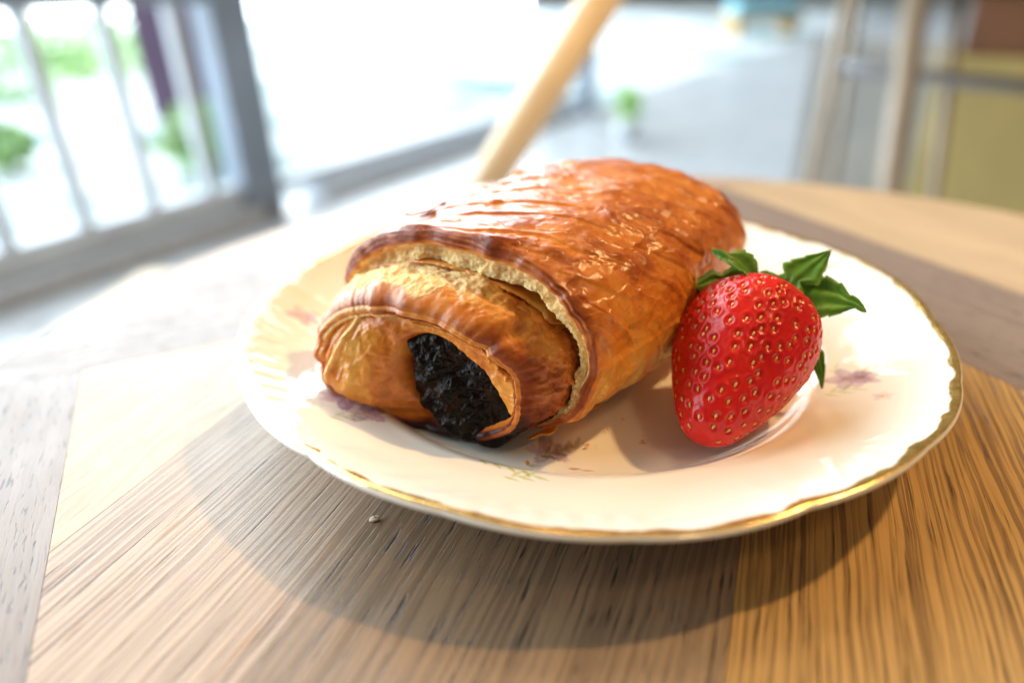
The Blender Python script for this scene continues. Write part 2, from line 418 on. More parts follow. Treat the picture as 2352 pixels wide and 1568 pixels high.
def plank(pts, grain, mat, dz):
    if not pts: return
    c = np.mean(pts, axis=0); ca, sa = math.cos(-grain), math.sin(-grain)
    loc = [((p - c)[0] * ca - (p - c)[1] * sa, (p - c)[0] * sa + (p - c)[1] * ca) for p in pts]
    bm = bmesh.new()
    vt = [bm.verts.new((x, y, dz)) for x, y in loc]; f = bm.faces.new(vt)
    if f.normal.z < 0: f.normal_flip()
    f.normal_update()
    bev = [v_ for v_ in vt]
    r = bmesh.ops.extrude_face_region(bm, geom=[f]); 
    for g_ in r['geom']:
        if isinstance(g_, bmesh.types.BMVert): g_.co.z = -TH
    # round the table's outer edge and ease the joints
    te = [e for e in bm.edges if all(abs(v_.co.z - dz) < 1e-6 for v_ in e.verts)]
    outer = []; inner = []
    for e in te:
        m_ = [np.array([v_.co.x * ca + v_.co.y * sa, -v_.co.x * sa + v_.co.y * ca]) + c for v_ in e.verts]
        (outer if all(abs(np.hypot(*(q - TC)) - TR) < 2e-4 for q in m_) else inner).append(e)
    if outer: bmesh.ops.bevel(bm, geom=outer, offset=.004, segments=4, affect='EDGES', clamp_overlap=True)
    bmesh.ops.recalc_face_normals(bm, faces=bm.faces)
    me = bpy.data.meshes.new('plank'); bm.to_mesh(me); bm.free()
    o = link('plank', me, mat, tab); o.location = (c[0] - TC[0], c[1] - TC[1], -FZ); o.rotation_euler = (0, 0, grain)
    return o
gb = th + math.pi / 2       # grain of side bands
BL, BR, BB, BF = -.1308, .0945, .061, -.164
def side_boards(cons, n, lo, hi, widths, grain, mats):
    x = lo; k = 0
    while x < hi:
        wd = widths[k % len(widths)]
        plank(slab(list(circ), cons + [(n, x, min(x + wd, hi))]), grain, M[mats[k % len(mats)]], random.uniform(-.00004, .00004)); x += wd; k += 1
# framing bands of grey walnut
plank(slab(list(circ), [(N1, BL - .056, BL), (N2, BF - .3, BB)]), gb, M['grey_walnut'], 0)
plank(slab(list(circ), [(N1, BR, BR + .0605), (N2, BF - .3, BB + .061)]), gb, M['grey_walnut'], 0)
plank(slab(list(circ), [(N1, -.3, BR), (N2, BB, BB + .061)]), th, M['grey_walnut'], 0)
# outside the bands
side_boards([(N2, -.3, BB)], N1, -.30, BL - .056, [.3], gb, ['ash'])
side_boards([(N2, -.3, BB + .061)], N1, BR + .0605, .30, [.3], gb, ['ash'])
side_boards([], N2, BB + .061, .30, [.06], th, ['oak', 'ash'])
# the diagonal boards of the field
for lo, hi, mt in ((-.30, -.0780, 'ash'), (-.0780, -.0235, 'oak'), (-.0235, .0487, 'walnut'), (.0487, .1125, 'gold_oak'), (.1125, .17, 'ash'), (.17, .30, 'oak')):
    plank(slab(list(circ), [(N1, BL, BR), (N2, -.4, BB), (KB, lo, hi)]), bd, M[mt], random.uniform(-.00004, .00004))
under = tube_mesh('underframe', [(0, 0, -FZ - TH - .014), (0, 0, -FZ - TH - .001)], [.15, .17], 48); link('underframe', under, M['dark_metal'], tab)
link('pedestal', tube_mesh('pedestal', [(0, 0, .02), (0, 0, .3), (0, 0, -FZ - TH - .014)], .028, 24), M['dark_metal'], tab)
link('foot_plate', tube_mesh('foot_plate', [(0, 0, 0), (0, 0, .008), (0, 0, .02)], [.19, .185, .05], 48), M['dark_metal'], tab)

# ------------------------------------------------------------------ plate
def make_plate():
    NA = 1200
    prof = [(0, .0050), (.02, .0050), (.04, .0050), (.050, .0050), (.0555, .0052), (.0575, .0057), (.0592, .0067), (.0612, .0083), (.0632, .0094), (.066, .0101), (.070, .0113), (.075, .0131), (.080, .0154), (.0845, .0178), (.0872, .0192), (.0886, .0198), (.0894, .0199), (.0899, .0196), (.0901, .0190), (.0898, .0183), (.0888, .0175), (.085, .0150), (.078, .0115), (.070, .0082), (.062, .0052), (.056, .0024), (.0535, .0008), (.052, .0), (.0505, .0008), (.049, .0020), (.03, .0022), (0, .0022)]
    pr = np.array(prof)
    # resample by arc length (dense on top)
    sl = np.r_[0, np.cumsum(np.hypot(*np.diff(pr, axis=0).T))]
    top_end = sl[18]
    s = np.r_[np.linspace(0, sl[3], 36, endpoint=False), np.linspace(sl[3], top_end, 200, endpoint=False), np.linspace(top_end, sl[-1], 60)]
    def catmull(x):
        i = np.clip(np.searchsorted(sl, x, side='right') - 1, 0, len(sl) - 2)
        tt = (x - sl[i]) / (sl[i + 1] - sl[i])
        out = []
        for k in (0, 1):
            P = pr[:, k]; d = np.gradient(P, sl)
            h = sl[i + 1] - sl[i]
            out.append((2 * tt**3 - 3 * tt**2 + 1) * P[i] + (tt**3 - 2 * tt**2 + tt) * h * d[i] + (-2 * tt**3 + 3 * tt**2) * P[i + 1] + (tt**3 - tt**2) * h * d[i + 1])
        return out
    r, z = catmull(s); r = np.maximum(r, 0)
    a = np.linspace(0, 2 * np.pi, NA, endpoint=False)
    Rr, Aa = np.meshgrid(r, a, indexing='ij'); Zz = np.repeat(z[:, None], NA, 1); istop = np.repeat((s < top_end + .0006)[:, None], NA, 1)
    # scalloped outline: six bracket curves with small notches between
    ph = (Aa * 6 / (2 * np.pi) + .18) % 1
    scal = .0010 * np.abs(np.sin(np.pi * ph)) ** .6 + .0005 * np.abs(np.sin(3 * np.pi * ph)) ** .8 - .0012
    fl = smooth(.066, .089, Rr)
    R2 = Rr + scal * fl
    Z2 = Zz + .0006 * fl * np.sin(6 * Aa + 1.1)
    # embossed swirls on the flange
    em = smooth(.068, .074, Rr) * (1 - smooth(.0850, .0872, Rr)) * istop
    clus = smooth(.05, .45, np.cos(6 * (Aa + .19)) * .5 + .4)
    sw = np.sin(26 * Aa + 420 * (Rr - .07) + 2.4 * np.sin(12 * Aa)) * clus
    Z2 += em * (.00008 * sw + .00010 * np.sin(90 * Aa + 200 * Rr) * (1 - clus) * smooth(.079, .082, Rr))
    Z2 += .00025 * istop * np.sin(2 * Aa + .6) * smooth(.06, .09, Rr)
    X = R2 * np.cos(Aa); Y = R2 * np.sin(Aa)
    # gold band, with a worn ragged inner border
    nz = fbm(np.cos(Aa) * 26, np.sin(Aa) * 26, Rr * 500, 3)
    gold = smooth(.0876, .0881, Rr + .00075 * nz + .0003 * np.sin(40 * Aa)) * istop
    gold *= 1 - .55 * smooth(.30, .60, fbm(X * 420, Y * 420, Z2 * 0, 3)) * (Rr < .0878)
    gold[:, :] *= 1 - smooth(-.0011, -.0007, s[:, None] - top_end) 
    # printed violets: soft petals and leaves
    col = np.zeros(X.shape + (4,)); col[..., :3] = (1, 1, 1); 
    ink = np.zeros(X.shape)
    def stamp(cx, cy, ang, ln, wd, c, k):
        m = (np.abs(X - cx) < ln * 1.6) & (np.abs(Y - cy) < ln * 1.6) & istop
        dx, dy = X[m] - cx, Y[m] - cy
        u = dx * math.cos(ang) + dy * math.sin(ang); v = -dx * math.sin(ang) + dy * math.cos(ang)
        d = np.sqrt((u / ln) ** 2 + (v / (wd * (1 - .35 * np.clip(u / ln, -1, 1)))) ** 2) + .16 * vnoise(u * 2200, v * 2200, 3.1)
        f = (1 - smooth(.62, 1.05, d)) * k * (.72 + .28 * vnoise(u * 1500, v * 4200, 9))
        cc = col[m]; cc[:, :3] = cc[:, :3] * (1 - f[:, None]) + np.array(c) * cc[:, :3] * f[:, None]; col[m] = cc
    rs = np.random.RandomState(11)
    purple = (.36, .16, .44); mauve = (.54, .28, .52); green = (.48, .58, .12); olive = (.34, .40, .08)
    def flower(px, py, z, size, k=1, c=purple):
        p = onz(px, py, z); b = rs.uniform(0, 6)
        for i in range(5):
            an = b + i * 1.257 + rs.uniform(-.2, .2)
            stamp(p[0] + size * .6 * math.cos(an), p[1] + size * .6 * math.sin(an), an, size * .62, size * .40, c if i % 2 else mauve, k * rs.uniform(.6, .95))
        stamp(p[0], p[1], 0, size * .18, size * .18, (.85, .65, .2), .9)
    def sprig(px, py, z, size, ang, n=6, k=.9, c=green):
        p = onz(px, py, z)
        for i in range(n):
            tt = (i / (n - 1) - .5) * size * 2; side = 1 if i % 2 else -1
            an = ang + side * .7
            stamp(p[0] + tt * math.cos(ang) + .0012 * side * math.cos(ang + 1.57), p[1] + tt * math.sin(ang) + .0012 * side * math.sin(ang + 1.57), an, .0022, .0006, c, k)
        stamp(p[0], p[1], ang, size, .0003, c, k * .8)
    flower(800, 940, .0078, .0054); flower(845, 968, .0080, .0048); flower(772, 935, .008, .0032, .6)
    sprig(805, 982, .0085, .003, .4, 5, .55)
    flower(705, 768, .009, .0042, .8)
    sprig(1165, 1072, .0085, .0050, -.5, 7); sprig(1208, 1096, .0095, .003, .1, 5, .7)
    flower(1262, 1030, .0053, .0050, .9, (.35, .15, .22)); sprig(1300, 1026, .0053, .005, .4, 9, .9, olive)
    flower(1945, 876, .0098, .0050, .75); flower(1975, 880, .0102, .0040, .7); sprig(2010, 862, .0108, .004, .2, 6, .55); sprig(1935, 905, .0095, .003, 0, 5, .5); sprig(1945, 845, .0098, .004, .1, 5, .4)
    sprig(1930, 640, .0125, .005, .1, 7, .5); flower(1890, 655, .0105, .003, .4)
    for px, py, z in ((2050, 838, .0118), (2022, 930, .0108)): flower(px, py, z, .0022, .45, (.9, .45, .35))
    sprig(1640, 700, .009, .006, .6, 7, .5); flower(1350, 560, .009, .005, .6)
    # a crumb smear on the well
    pz = onz(1322, 1073, .0056); stamp(pz[0], pz[1], -.1, .0016, .00055, (.62, .22, .05), .9); pz = onz(1352, 1077, .0057); stamp(pz[0], pz[1], -.15, .0018, .00035, (.62, .25, .07), .8)
    P = np.stack([X, Y, Z2], -1)
    return mesh_np('plate_body', P, grid_faces(len(s), NA), {'gold': gold, 'print': col})
def china():
    t = NT('glazed_china')
    pr = t.attr('print'); gd = t.attr('gold')
    v = t.coord(); nz = t.noise(v, 420, 4, .6)
    base = t.mix(1.0, (.86, .825, .735), pr.outputs['Color'], 'MULTIPLY')
    goldc = t.ramp(nz, [(.3, (.42, .26, .06)), (.7, (.74, .50, .16))])
    c = t.mix(gd.outputs['Fac'], base, goldc)
    t.set(Base_Color=c, Metallic=t.math('MULTIPLY', gd.outputs['Fac'], .75), Roughness=t.math('MULTIPLY_ADD', gd.outputs['Fac'], .17, c=.045), Specular_IOR_Level=.55,
          Subsurface_Weight=.08, Subsurface_Radius=(.004, .003, .002))
    h = t.math('ADD', t.noise(v, 90, 3), t.math('MULTIPLY', t.math('MULTIPLY', nz, gd.outputs['Fac']), .5))
    t.set(Normal=t.bump(h, .25, .0006))
    return t.m
plate = link('dessert_plate', make_plate(), china())
tag(plate, 'cream china dessert plate with printed violets and a worn gold rim', 'plate')

# ------------------------------------------------------------------ pastry
AZ = math.radians(48)
AX = np.array([math.cos(AZ), math.sin(AZ), 0]); VX = np.array([math.sin(AZ), -math.cos(AZ), 0])
FR = np.array([-.0345, -.0343, .0056])
LEN = .100
def to_world(a, v, w):               # pastry frame -> pastry local (Empty at FR, not rotated)
    return a[..., None] * AX + v[..., None] * VX + w[..., None] * np.array([0, 0, 1.])
def sell(t, n):
    c, s = np.cos(t), np.sin(t)
    return np.sign(c) * np.abs(c) ** (2 / n), np.sign(s) * np.abs(s) ** (2 / n)
pastry = tag(empty('chocolate_pastry', tuple(FR)), 'glazed golden pastry roll with dark chocolate showing at its end', 'pastry')

def crust_color(t, pores=True):
    brown = t.attr('brown'); crumb = t.attr('crumb')
    v = t.coord()
    n1 = t.noise(v, 130, 5, .6, .4); n2 = t.noise(v, 620, 4, .6); n3 = t.noise(v, 45, 4, .5)
    b = t.math('ADD', brown.outputs['Fac'], t.math('MULTIPLY_ADD', n1, .55, c=-.275))
    b = t.math('ADD', b, t.math('MULTIPLY_ADD', n3, .35, c=-.175))
    b = t.math('ADD', b, t.math('MULTIPLY_ADD', n2, .24, c=-.12), True)
    cc = t.ramp(b, [(0, (.80, .47, .12)), (.2, (.74, .315, .045)), (.43, (.60, .175, .015)), (.66, (.29, .055, .008)), (.86, (.12, .024, .008)), (1, (.030, .011, .008))])
    cr = t.math('MULTIPLY_ADD', t.noise(v, 900, 5, .65), .8, c=.1)
    crc = t.ramp(cr, [(.25, (.70, .37, .10)), (.5, (.88, .60, .26)), (.75, (.95, .78, .48))])
    f = t.math('ADD', crumb.outputs['Fac'], t.math('MULTIPLY', t.math('SUBTRACT', n1, .5), .5), True)
    f = t.ramp(f, [(.3, t.g(0)), (.7, t.g(1))])
    return t.mix(f, cc, crc), f, n1, n2, v, b
def crust_mat():
    t = NT('pastry_crust')
    c, f, n1, n2, v, b = crust_color(t)
    rough = t.math('MULTIPLY_ADD', f, .42, c=.36)
    inv = t.math('SUBTRACT', 1.0, f)
    h = t.math('ADD', t.math('MULTIPLY', n1, .7), t.math('MULTIPLY', n2, .3))
    fine = t.noise(v, 2600, 4, .65)
    nb = t.bump(h, .30, .0006); nb2 = t.bump(fine, .35, .00010, nb)
    cell = t.n('ShaderNodeTexVoronoi'); cell.inputs['Scale'].default_value = 900; t.l(v, cell.inputs['Vector'])
    hh = t.math('MULTIPLY', cell.outputs['Distance'], f); nb3 = t.bump(hh, .6, .0006, nb2)
    t.set(Specular_IOR_Level=t.math('MULTIPLY', t.ramp(b, [(.55, t.g(1)), (.8, t.g(.3))]), .34), Base_Color=c, Roughness=rough, Normal=nb3, Subsurface_Weight=t.math('MULTIPLY_ADD', f, .40, c=.12), Subsurface_Radius=(.004, .0024, .0010), Subsurface_Scale=.7)
    t.set(Coat_Weight=t.math('MULTIPLY', t.math('MULTIPLY', inv, t.ramp(b, [(.5, t.g(1)), (.74, t.g(.12))])), .34), Coat_Roughness=.22)
    t.l(nb2, t.b.inputs['Coat Normal'])
    return t.m
M['crust'] = crust_mat()

def make_crust():
    NTn = 700
    t = np.linspace(0, 2 * np.pi, NTn, endpoint=False)
    cx, sy = sell(t, 2.4)
    vd = cx * .034                                     # v at the front, for the slanted cut
    rag = fbm(np.cos(t) * 4, np.sin(t) * 4, 2.2, 3) * .0020
    ae = .0032 + .17 * vd + rag * .8 + .0016 * np.cos(t - 2.2)
    rows = []; br = []; cb_ = []
    th_in = .0050 + .0014 * smooth(0, .6, sy) + .0010 * fbm(np.cos(t) * 5, np.sin(t) * 5, 9.1, 3) - .0016 * smooth(-.1, -.5, sy) + .0030 * np.exp(-((t - 2.35) / .45) ** 2) + .0012 * np.exp(-((t - 1.3) / .4) ** 2)
    stages = []
    for q in np.linspace(1, 0, 70, endpoint=False): stages.append(('in', q))
    for q in np.linspace(0, 1, 40, endpoint=False): stages.append(('rim', q))
    for q in np.linspace(0, 1, 420): stages.append(('out', q))
    def radii(a):
        k = np.clip(a / LEN, 0, 1)
        hw = .0345 + .0018 * np.sin(np.pi * k) - .0025 * smooth(.6, 1, k)
        hh = .0435 + .0030 * np.sin(np.pi * k) - .0020 * smooth(.55, 1, k)
        rt_ = .024; e = np.clip((a - (LEN - rt_)) / rt_, 0, 1)
        return hw, hh, (1 - e ** 2.5) ** (1 / 2.5)
    for kind, q in stages:
        if kind == 'in':
            a = ae + .0006 + .032 * q; off = th_in * (1 + .1 * q)
            rough_ = .0007 * fbm(np.cos(t) * 9, np.sin(t) * 9, a * 300, 4) + .0006 * np.abs(fbm(np.cos(t) * 30, np.sin(t) * 30, a * 900, 2))
            off = off + rough_; crumb = 1.0 - .9 * smooth(.04, .35, q) + 0 * t; brown = .25 + .50 * smooth(0, .5, q) + 0 * t; dr = 0
        elif kind == 'rim':
            a = ae - .0010 * math.sin(math.pi * q) ** .7 + .0006 * (1 - q)
            off = th_in * (1 - q)
            cq = 1 - smooth(.45, .65, q); a = a + .0018 * fbm(np.cos(t) * 6.3 + .7, np.sin(t) * 6.3, q * 3.1, 5, .68) * cq - .0008 * np.abs(fbm(np.cos(t) * 11, np.sin(t) * 11 + .3, q * 9, 5, .7)) * cq + .0016 * cq * smooth(0, .45, q) + .00004 * np.sin(q * 40 + 2.5 * fbm(np.cos(t) * 5, np.sin(t) * 5, 3.3, 2)) * (1 - cq)
            crumb = (1 - smooth(.54, .66, q + .10 * fbm(np.cos(t) * 9, np.sin(t) * 9, .4, 3))) + 0 * t; brown = .25 + .42 * smooth(.55, .75, q) + .11 * np.sin(q * 40 + 1 + 3 * fbm(np.cos(t) * 5, np.sin(t) * 5, 3.3, 2)) * smooth(.6, .7, q) * smooth(-.4, .4, fbm(np.cos(t) * 7, np.sin(t) * 7, 6.3, 3)) + .10 * fbm(np.cos(t) * 9, np.sin(t) * 9, q * 9, 3)
            dr = 0
        else:
            qq = q ** 1.15; a = ae + (LEN - ae) * qq; off = 0
            crumb = 0 * t
            arc = t * .038
            g_ = math.radians(28)
            qx = (a * math.cos(g_) + arc * math.sin(g_)); px = (-a * math.sin(g_) + arc * math.cos(g_))
            wv = .0030 * fbm(a * 45, arc * 45, 4.4, 3)
            r1 = fbm((qx + wv) * 85, px * 30, 1.7, 3); ridge = np.clip(1 - np.abs(r1) * 7, 0, 1)
            topm = smooth(-.45, .25, sy)
            und = fbm(a * 55, arc * 55, 8.3, 3); und2 = fbm(qx * 140 + 3, px * 100, 3.9, 3)
            blis = np.clip(fbm(a * 330, arc * 330, 5.2, 2), 0, 1)
            pl = fbm((qx + wv) * 120, px * 75, 12.1, 4) * 3.2
            ter = np.floor(pl) + smooth(.0, .16, pl - np.floor(pl))       # paper-thin sheets broken away
            sq = (qx + 1.2 * wv) / .0085 + .75 * fbm(px * 35, qx * 20, 2.2, 2); sf = sq - np.floor(sq)
            score = (smooth(0, .12, sf) * (1 - sf) ** .8) * smooth(-.1, .6, sy) * (.30 + .70 * smooth(-.35, .35, fbm(a * 42, arc * 42, 31.0, 2)))
            dr = .00058 * score + .0010 * und + topm * (.00070 * und2 + .00035 * ridge + .00026 * blis) + .00016 * ter
            lay = fbm(a * 420, arc * 70, 2.9, 3); dr = dr + (1 - topm) * .0006 * lay
            dr = dr * smooth(0, .02, q)
            side = smooth(-.80, .60, sy + .25 * fbm(a * 50, arc * 50, 1.1, 3))
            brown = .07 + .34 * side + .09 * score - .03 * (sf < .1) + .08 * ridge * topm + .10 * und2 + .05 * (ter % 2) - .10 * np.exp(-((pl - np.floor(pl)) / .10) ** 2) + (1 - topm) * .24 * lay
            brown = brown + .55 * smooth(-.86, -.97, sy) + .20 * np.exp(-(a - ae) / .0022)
            brown = brown + .08 * smooth(.075, .1, a)
        hw, hh, tl = radii(a)
        rx = (hw - off) * tl + dr; ry = (hh / 2 - off) * tl + dr
        vv = cx * rx; ww = hh / 2 + sy * ry
        ww = np.where(sy < 0, np.maximum(ww, .0002 + off * .25 * (sy < 0) + .0002 * fbm(a * 300, vv * 300, 1, 2)), ww)
        # the roll sags a little and leans
        vv = vv + .0012 * np.sin(a * 55)
        rows.append(to_world(a + 0 * t, vv, ww)); br.append(brown + 0 * t); cb_.append(crumb)
    V = np.array(rows)
    return mesh_np('crust', V, grid_faces(len(rows), NTn), {'brown': np.array(br), 'crumb': np.array(cb_)})
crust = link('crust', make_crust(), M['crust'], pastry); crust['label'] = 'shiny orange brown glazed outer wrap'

IV, IHW, IH = -.0016, .0300, .0348
SH = .0046
def inner_edge(v): return -.0060 + .19 * v
def belly(v, w): return .0034 * smooth(.006, -.020, v) * smooth(.026, .006, w)
def make_inner():
    NTn = 520
    t = np.linspace(0, 2 * np.pi, NTn, endpoint=False)
    cx, sy = sell(t, 2.12)
    v0 = IV + cx * IHW
    rag = fbm(np.cos(t) * 5, np.sin(t) * 5, 4.2, 3) * .0016
    ae = inner_edge(v0) - .0022 + rag
    rows = []; br = []; cr = []
    left = smooth(.1, -.6, cx)
    SHt = .0008 + .0036 * smooth(-.75, .25, sy)
    def put(a, rx, ry, brown, crumb, extra=0):
        vv = IV + cx * rx; ww = .0172 + sy * ry
        ww = np.where(sy < -.2, np.maximum(ww, .0003), ww)
        a = a - belly(vv, ww) * smooth(.020, .0, a - ae)
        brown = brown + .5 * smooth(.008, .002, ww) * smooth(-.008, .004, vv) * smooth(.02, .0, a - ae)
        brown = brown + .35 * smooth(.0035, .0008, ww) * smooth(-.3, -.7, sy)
        rows.append(to_world(a + 0 * t, vv, ww)); br.append(brown + 0 * t); cr.append(crumb + 0 * t)
    topm = smooth(-.1, .5, sy)
    for q in (np.linspace(1, 0, 190, endpoint=False) ** 1.5):       # outer skin, from the hollow to the front
        a = ae + .036 * q
        arc = t * .03
        pl = fbm(a * 210, arc * 75, 21.3, 4) * 3.4; ter = np.floor(pl) + smooth(0, .2, pl - np.floor(pl))
        rgh = .0010 * fbm(a * 230, arc * 230, 3.3, 4) * smooth(0, .12, q) + .0005 * np.abs(fbm(a * 700, arc * 500, 6.6, 2)) * smooth(.04, .2, q) + .00030 * ter * smooth(.07, .2, q)
        d_ = np.clip(.036 * q / .0105, 0, 1); bulge = .0012 * np.sin(np.clip(q * 5, 0, np.pi)) - SHt * (1 - np.sqrt(np.clip(1 - (1 - d_) ** 2, 0, 1)))
        cr_ = smooth(.06, .15, q + .08 * fbm(np.cos(t) * 6, np.sin(t) * 6, 3, 3)) * (smooth(.72, -.1, cx) * .9 + .1) * (.15 + .85 * topm) * (1 - .75 * smooth(.25, .55, q))
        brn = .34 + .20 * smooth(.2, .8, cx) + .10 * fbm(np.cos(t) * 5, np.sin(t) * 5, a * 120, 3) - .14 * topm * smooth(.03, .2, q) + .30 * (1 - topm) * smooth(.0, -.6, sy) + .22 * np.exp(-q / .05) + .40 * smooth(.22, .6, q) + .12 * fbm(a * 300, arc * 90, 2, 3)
        put(a, IHW + rgh + bulge, IH / 2 + rgh + bulge, brn, cr_)
    for q in np.linspace(0, 1, 14, endpoint=False):        # rolled front edge, dark
        off = SHt + .0016 * q
        a = ae - .0005 * math.sin(math.pi * q)
        put(a, IHW - off, IH / 2 - off, .40 + (.45 * np.exp(-((q - .75) / .16) ** 2) + .15 * q) * (1 - .85 * left) + .15 * fbm(np.cos(t) * 8, np.sin(t) * 8, q * 2, 3), .5 * left * topm)
    for q in np.linspace(0, 1, 16, endpoint=False):        # step back inside the edge, paler
        off = SHt + .0016 + .0010 * q
        a = ae + .0020 * q * (1 - left * .9)
        put(a, IHW - off, IH / 2 - off, .40 + .40 * np.exp(-q / .15) * (1 - .85 * left) - .1 * q, .85 * smooth(.2, .5, q) * smooth(-.2, .3, sy))
    NR = 110
    for q in np.linspace(1, 0, NR):                        # the end face towards its centre
        rx = (IHW - SHt - .0026) * q; ry = (IH / 2 - SHt - .0026) * q
        vv = IV + cx * rx; ww = .0172 + sy * ry
        # folded lobe on the left pushes out, right side lies back
        lob = .0042 * np.exp(-(((vv + .022) / .011) ** 2 + ((ww - .013) / .012) ** 2)) + .0030 * np.exp(-(((vv + .010) / .007) ** 2 + ((ww - .011) / .010) ** 2))
        crease_x = vv + .0190 - .30 * (ww - .016)
        cre = np.exp(-(crease_x / .0011) ** 2) * smooth(.003, .009, ww) * (1 - smooth(.024, .029, ww))
        du_, dw_ = (vv - .0080) * .77 - (ww - .0120) * .64, (vv - .0080) * .64 + (ww - .0120) * .77
        rec = 1 - smooth(.78, 1.05, np.sqrt((du_ / .0160) ** 2 + (dw_ / .0096) ** 2))
        n_ = .0012 * fbm(vv * 190, ww * 190, 1.9, 4) + .0004 * np.abs(fbm(vv * 600, ww * 350, 4, 2))
        a = inner_edge(vv) - .0022 + .0020 * (1 - .9 * smooth(.0, -.016, vv - IV)) - .0016 * (1 - q * q) * smooth(.004, -.012, vv) + rag * q ** 12 - lob * smooth(1.0, .82, q) - .0011 * cre + .0075 * rec + n_ * smooth(1, .8, q) + .0022 * np.exp(-((crease_x + .0022) / .0016) ** 2) * smooth(.003, .009, ww) * smooth(1, .85, q)
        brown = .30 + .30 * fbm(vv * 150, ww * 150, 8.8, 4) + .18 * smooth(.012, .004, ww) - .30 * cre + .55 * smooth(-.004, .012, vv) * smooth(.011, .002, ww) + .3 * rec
        crumb = .75 * cre + .75 * smooth(.0245, .0285, ww) * smooth(-.024, -.012, vv)
        a = a - belly(vv, ww)
        rows.append(to_world(a, vv, np.maximum(ww, .0003))); br.append(brown); cr.append(crumb)
    return mesh_np('inner_roll', np.array(rows), grid_faces(len(rows), NTn), {'brown': np.array(br), 'crumb': np.array(cr)})
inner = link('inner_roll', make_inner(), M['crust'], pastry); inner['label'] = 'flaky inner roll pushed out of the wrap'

def choc_mat():
    t = NT('baked_chocolate'); v = t.coord()
    n1 = t.noise(v, 420, 6, .65, .3); n2 = t.noise(v, 1500, 5, .7); n3 = t.noise(v, 160, 3)
    t.set(Base_Color=t.ramp(n3, [(.35, (.004, .0024, .002)), (.6, (.010, .005, .003)), (.8, (.04, .012, .005))]), Roughness=t.ramp(n1, [(.40, t.g(.10)), (.62, t.g(.34))]), Specular_IOR_Level=.13)
    t.set(Normal=t.bump(t.math('ADD', n1, t.math('MULTIPLY', n2, .4)), .4, .0006))
    return t.m
def make_choc():
    P = np.array([(-6.2, 24.4), (-3, 26.0), (1.6, 26.8), (8.5, 26.2), (15.6, 23.2), (20.2, 17.8), (22.2, 11), (20.8, 4.2), (15, 1.2), (9.5, 2.2), (4.0, 5.2), (-1.8, 7.4), (-4.6, 10.5), (-4.2, 14), (-4.6, 18), (-4.2, 21.5)]) * 1e-3
    P = P * np.array([1.0, 1.06]) * np.array([.90, .96]) + np.array([.0002, -.0026]); P[:, 1] = np.maximum(P[:, 1], .0006)
    n = len(P); NAa = 420; NR = 130
    # closed Catmull-Rom outline
    u = np.linspace(0, n, NAa, endpoint=False); i = np.floor(u).astype(int); f = (u - i)[:, None]
    p0, p1, p2, p3 = P[(i - 1) % n], P[i % n], P[(i + 1) % n], P[(i + 2) % n]
    O = .5 * (2 * p1 + (p2 - p0) * f + (2 * p0 - 5 * p1 + 4 * p2 - p3) * f**2 + (3 * p1 - p0 - 3 * p2 + p3) * f**3)
    C0 = np.array([.0068, .0124])
    rows = []
    for q in np.r_[np.linspace(1.02, 1, 8, endpoint=False), np.linspace(1, 0, NR)]:
        Q = C0 + (O - C0) * min(q, 1) * (1 + .04 * fbm(O[:, 0] * 500, O[:, 1] * 500, 2, 3))[:, None]
        vv, ww = Q[:, 0], Q[:, 1]
        rim = np.clip(q, 0, 1)
        dome = np.sqrt(np.clip(1 - rim ** 2.6, 0, 1))
        ur = smooth(-.001, .007, (vv - .0053) * .75 + (ww - .0128) * .66)       # upper right lies deeper, under the rim
        lump = .0020 * fbm(vv * 190, ww * 190, 3.3, 5, .56) + .0009 * np.abs(fbm(vv * 420, ww * 420, 7, 3))
        groove = .0012 * np.exp(-(((vv - .0053) * .66 - (ww - .0128) * .75 + .002) / .0012) ** 2)
        a = inner_edge(vv) - .0022 - belly(vv, ww) + .0044 - dome * (.0056 - .0040 * ur) - lump * (dome * .8 + .2) + groove - .0020 * smooth(.012, .001, ww) * smooth(-.004, .008, vv) + (.006 if q > 1 else 0)
        rows.append(to_world(a, vv, np.maximum(ww, .0004)))
    return mesh_np('chocolate_filling', np.array(rows), grid_faces(len(rows), NAa))
M['choc'] = choc_mat()
cf = link('chocolate_filling', make_choc(), M['choc'], pastry); cf['label'] = 'lumpy near-black baked chocolate'

# torn inner sheets, lifted flakes of crust and the burnt base sheet
def flake(path_fn, nu, nv, name='flake', brown=.35, thick=.00035):
    U, Vv = np.meshgrid(np.linspace(0, 1, nu), np.linspace(0, 1, nv), indexing='ij')
    P = path_fn(U, Vv)
    n = np.cross(np.gradient(P, axis=0), np.gradient(P, axis=1)); n /= np.linalg.norm(n, axis=-1, keepdims=True) + 1e-12
    Vall = np.concatenate([(P + n * thick / 2).reshape(-1, 3), (P - n * thick / 2).reshape(-1, 3)])
    F = grid_faces(nu, nv, False); k = nu * nv
    side = []
    ring = [i * nv for i in range(nu)] + [(nu - 1) * nv + j for j in range(1, nv)] + [i * nv + nv - 1 for i in range(nu - 2, -1, -1)] + [j for j in range(nv - 2, 0, -1)]
    for i in range(len(ring)): a, b = ring[i], ring[(i + 1) % len(ring)]; side.append((a, b, b + k, a + k))
    F = np.concatenate([F, F[:, ::-1] + k, np.array(side)])
    br = np.full(2 * k, brown); cr = np.zeros(2 * k)
    return link(name, mesh_np(name, Vall, F, {'brown': br, 'crumb': cr}), M['crust'], pastry)
def surf_pt(a, t_, lift=0):
    cx, sy = sell(np.asarray(t_, float), 2.4)
    return to_world(a + 0 * cx, cx * (.0352 + lift), .0228 + sy * (.0230 + lift))
